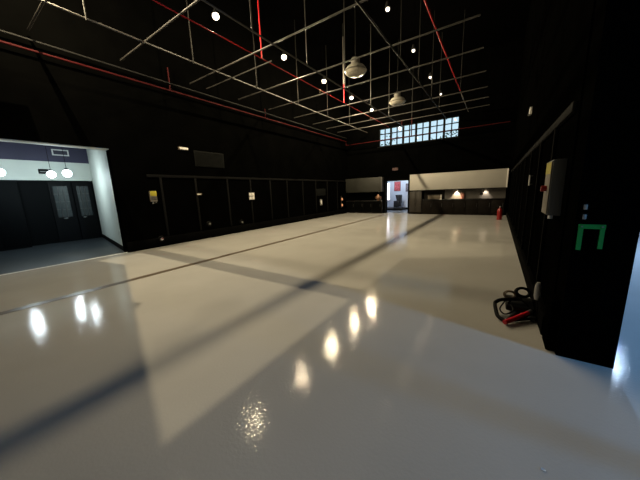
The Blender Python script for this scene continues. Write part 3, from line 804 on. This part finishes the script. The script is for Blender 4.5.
coil('cable_coil', 'tan cable loops standing on the folded black trolley', (0.235, 4.02, 0.185), 0.06, 2, M['brown_cable'], 1.15, 0.010)
coil('cable_coil', 'black cable loops on the trolley next to the wall', (0.375, 4.15, 0.195), 0.075, 4, M['black_rub'], 1.0, 0.012)

# paper scrap
bm = bmesh.new()
vs = [bm.verts.new(p) for p in ((-0.012, -0.006, 0.001), (0.010, -0.008, 0.003), (0.014, 0.006, 0.001), (-0.008, 0.008, 0.006))]
bm.faces.new(vs)
r = bmesh.ops.extrude_face_region(bm, geom=list(bm.faces))
for v in [g_ for g_ in r['geom'] if isinstance(g_, bmesh.types.BMVert)]: v.co.z += 0.0015
tag(obj('paper_scrap', bm, M['paper'], None, (0.333, 1.678, 0.0)), 'tiny white scrap on bare floor near the camera', 'scrap')

# ------------------------------------------------------------------ corridor lamp (cool) and trees outside
t = thing('corridor_ceiling_light', 'cool white lamp of the corridor beyond the black pier', 'lamp', (2.9, 9.3, 3.402))
obj('base', B(-0.1, 0.1, -0.3, 0.3, -0.05, 0, bev=0.01), M['plastic_w'], t)
obj('diffuser', B(-0.08, 0.08, -0.28, 0.28, -0.10, -0.05, bev=0.01), M['small_cool'], t)
point('corridor_lamp_light', (2.9, 9.3, 3.15), 110, (0.55, 0.74, 1.0), 0.03)
ct = dup(t, (1.3, 9.4, 3.402), 'added cool fill lamp of the corridor nearest the black pier')  # hidden lamp added to brighten the corridor floor
point('corridor_lamp_light', (1.3, 9.4, 3.15), 900, (0.36, 0.60, 1.0), 0.05)

t = thing('daylight_standin_lamp', 'added lamp standing in for daylight right of the pier', 'lamp', (OX + 0.003, 2.0, 2.62))  # unseen lamp added here in place of side daylight
obj('backplate', B(-0.04, 0, -0.08, 0.08, -0.1, 0.1, bev=0.01), M['plastic_w'], t)
obj('shade', B(-0.12, -0.04, -0.07, 0.07, -0.09, 0.09, bev=0.02), M['small_cool'], t)
point('daylight_standin_light', (OX - 0.36, 2.0, 2.62), 520, (0.13, 0.46, 1.0), 0.22)

def tree(label, x, y, h):
    t = thing('tree', label, 'tree', (x, y, 0), 0, 'trees outside the clerestory')
    rnd = random.Random(int(x * 10) + 99)
    obj('trunk', rod(bmesh.new(), (0, 0, 0), (0.1, 0, h * 0.8), 0.16, 12, 0.06), M['bark'], t)
    bm = bmesh.new()
    for k in range(5):
        z = h * (0.5 + 0.045 * k); a = k * 2.4
        d = Vector((math.cos(a), 0.5 * math.sin(a), 0.8)) * (1.3 + rnd.random())
        rod(bm, (0.05, 0, z), Vector((0.05, 0, z)) + d, 0.05, 8, 0.015)
    obj('branches', bm, M['bark'], t)
    bm = bmesh.new()
    for k in range(200):
        a = rnd.random() * 2 * PI; rr = 1.5 * math.sqrt(rnd.random())
        p = Vector((rr * math.cos(a), 0.7 * rr * math.sin(a), h * 0.78 + (rnd.random() - 0.5) * 2.6))
        n = Vector((rnd.random() - .5, rnd.random() - .5, rnd.random() - .5)).normalized(); u = n.orthogonal().normalized() * 0.11; v = n.cross(u) * 0.6
        f = [bm.verts.new(p + q) for q in (-u, v, u, -v)]
        bm.faces.new(f)
    obj('leaves', bm, M['leaf'], t, smooth=False)
tree('leafy tree outside the left end of the high window', -8.9, 24.0, 6.6)
tree('leafy tree outside the right end of the high window', -3.2, 25.5, 6.3)

# ------------------------------------------------------------------ world (daylight)
wd = bpy.data.worlds.new('sky'); S.world = wd; wd.use_nodes = True
bg = wd.node_tree.nodes['Background']
bg.inputs['Color'].default_value = (0.72, 0.91, 0.97, 1); bg.inputs['Strength'].default_value = 1.1
# portal that guides the daylight through the corridor window
pl = bpy.data.lights.new('window_portal', 'AREA'); pl.shape = 'RECTANGLE'; pl.size = OY1 - OY0; pl.size_y = OZ1 - OZ0
pl.cycles.is_portal = True
po = bpy.data.objects.new('window_portal', pl); C.objects.link(po)
po.location = (OX + 0.3, (OY0 + OY1) / 2, (OZ0 + OZ1) / 2); po.rotation_euler = (PI / 2, 0, PI / 2)

# ------------------------------------------------------------------ camera
cam = bpy.data.cameras.new('camera'); co = bpy.data.objects.new('camera', cam); C.objects.link(co)
R = Matrix(((0.8291678899297897, -0.07307632753554273, 0.554202544800453),
            (0.5578675720267288, 0.1712395387922742, -0.8120719133397065),
            (-0.03555815504750697, 0.9825155829339947, 0.18275324046782357)))
co.matrix_world = Matrix.Translation((0, 0, 1.6)) @ R.to_4x4()
cam.sensor_width = 36; cam.lens = 258.385 * 36 / 640
cam.clip_start = 0.02; cam.clip_end = 200
S.camera = co

S.view_settings.view_transform = 'Standard'; S.view_settings.look = 'None'
S.view_settings.gamma = 1; S.view_settings.exposure = 0.0; S.view_settings.use_curve_mapping = False
S.cycles.use_denoising = True
S.cycles.max_bounces = 8
S.cycles.sample_clamp_indirect = 6
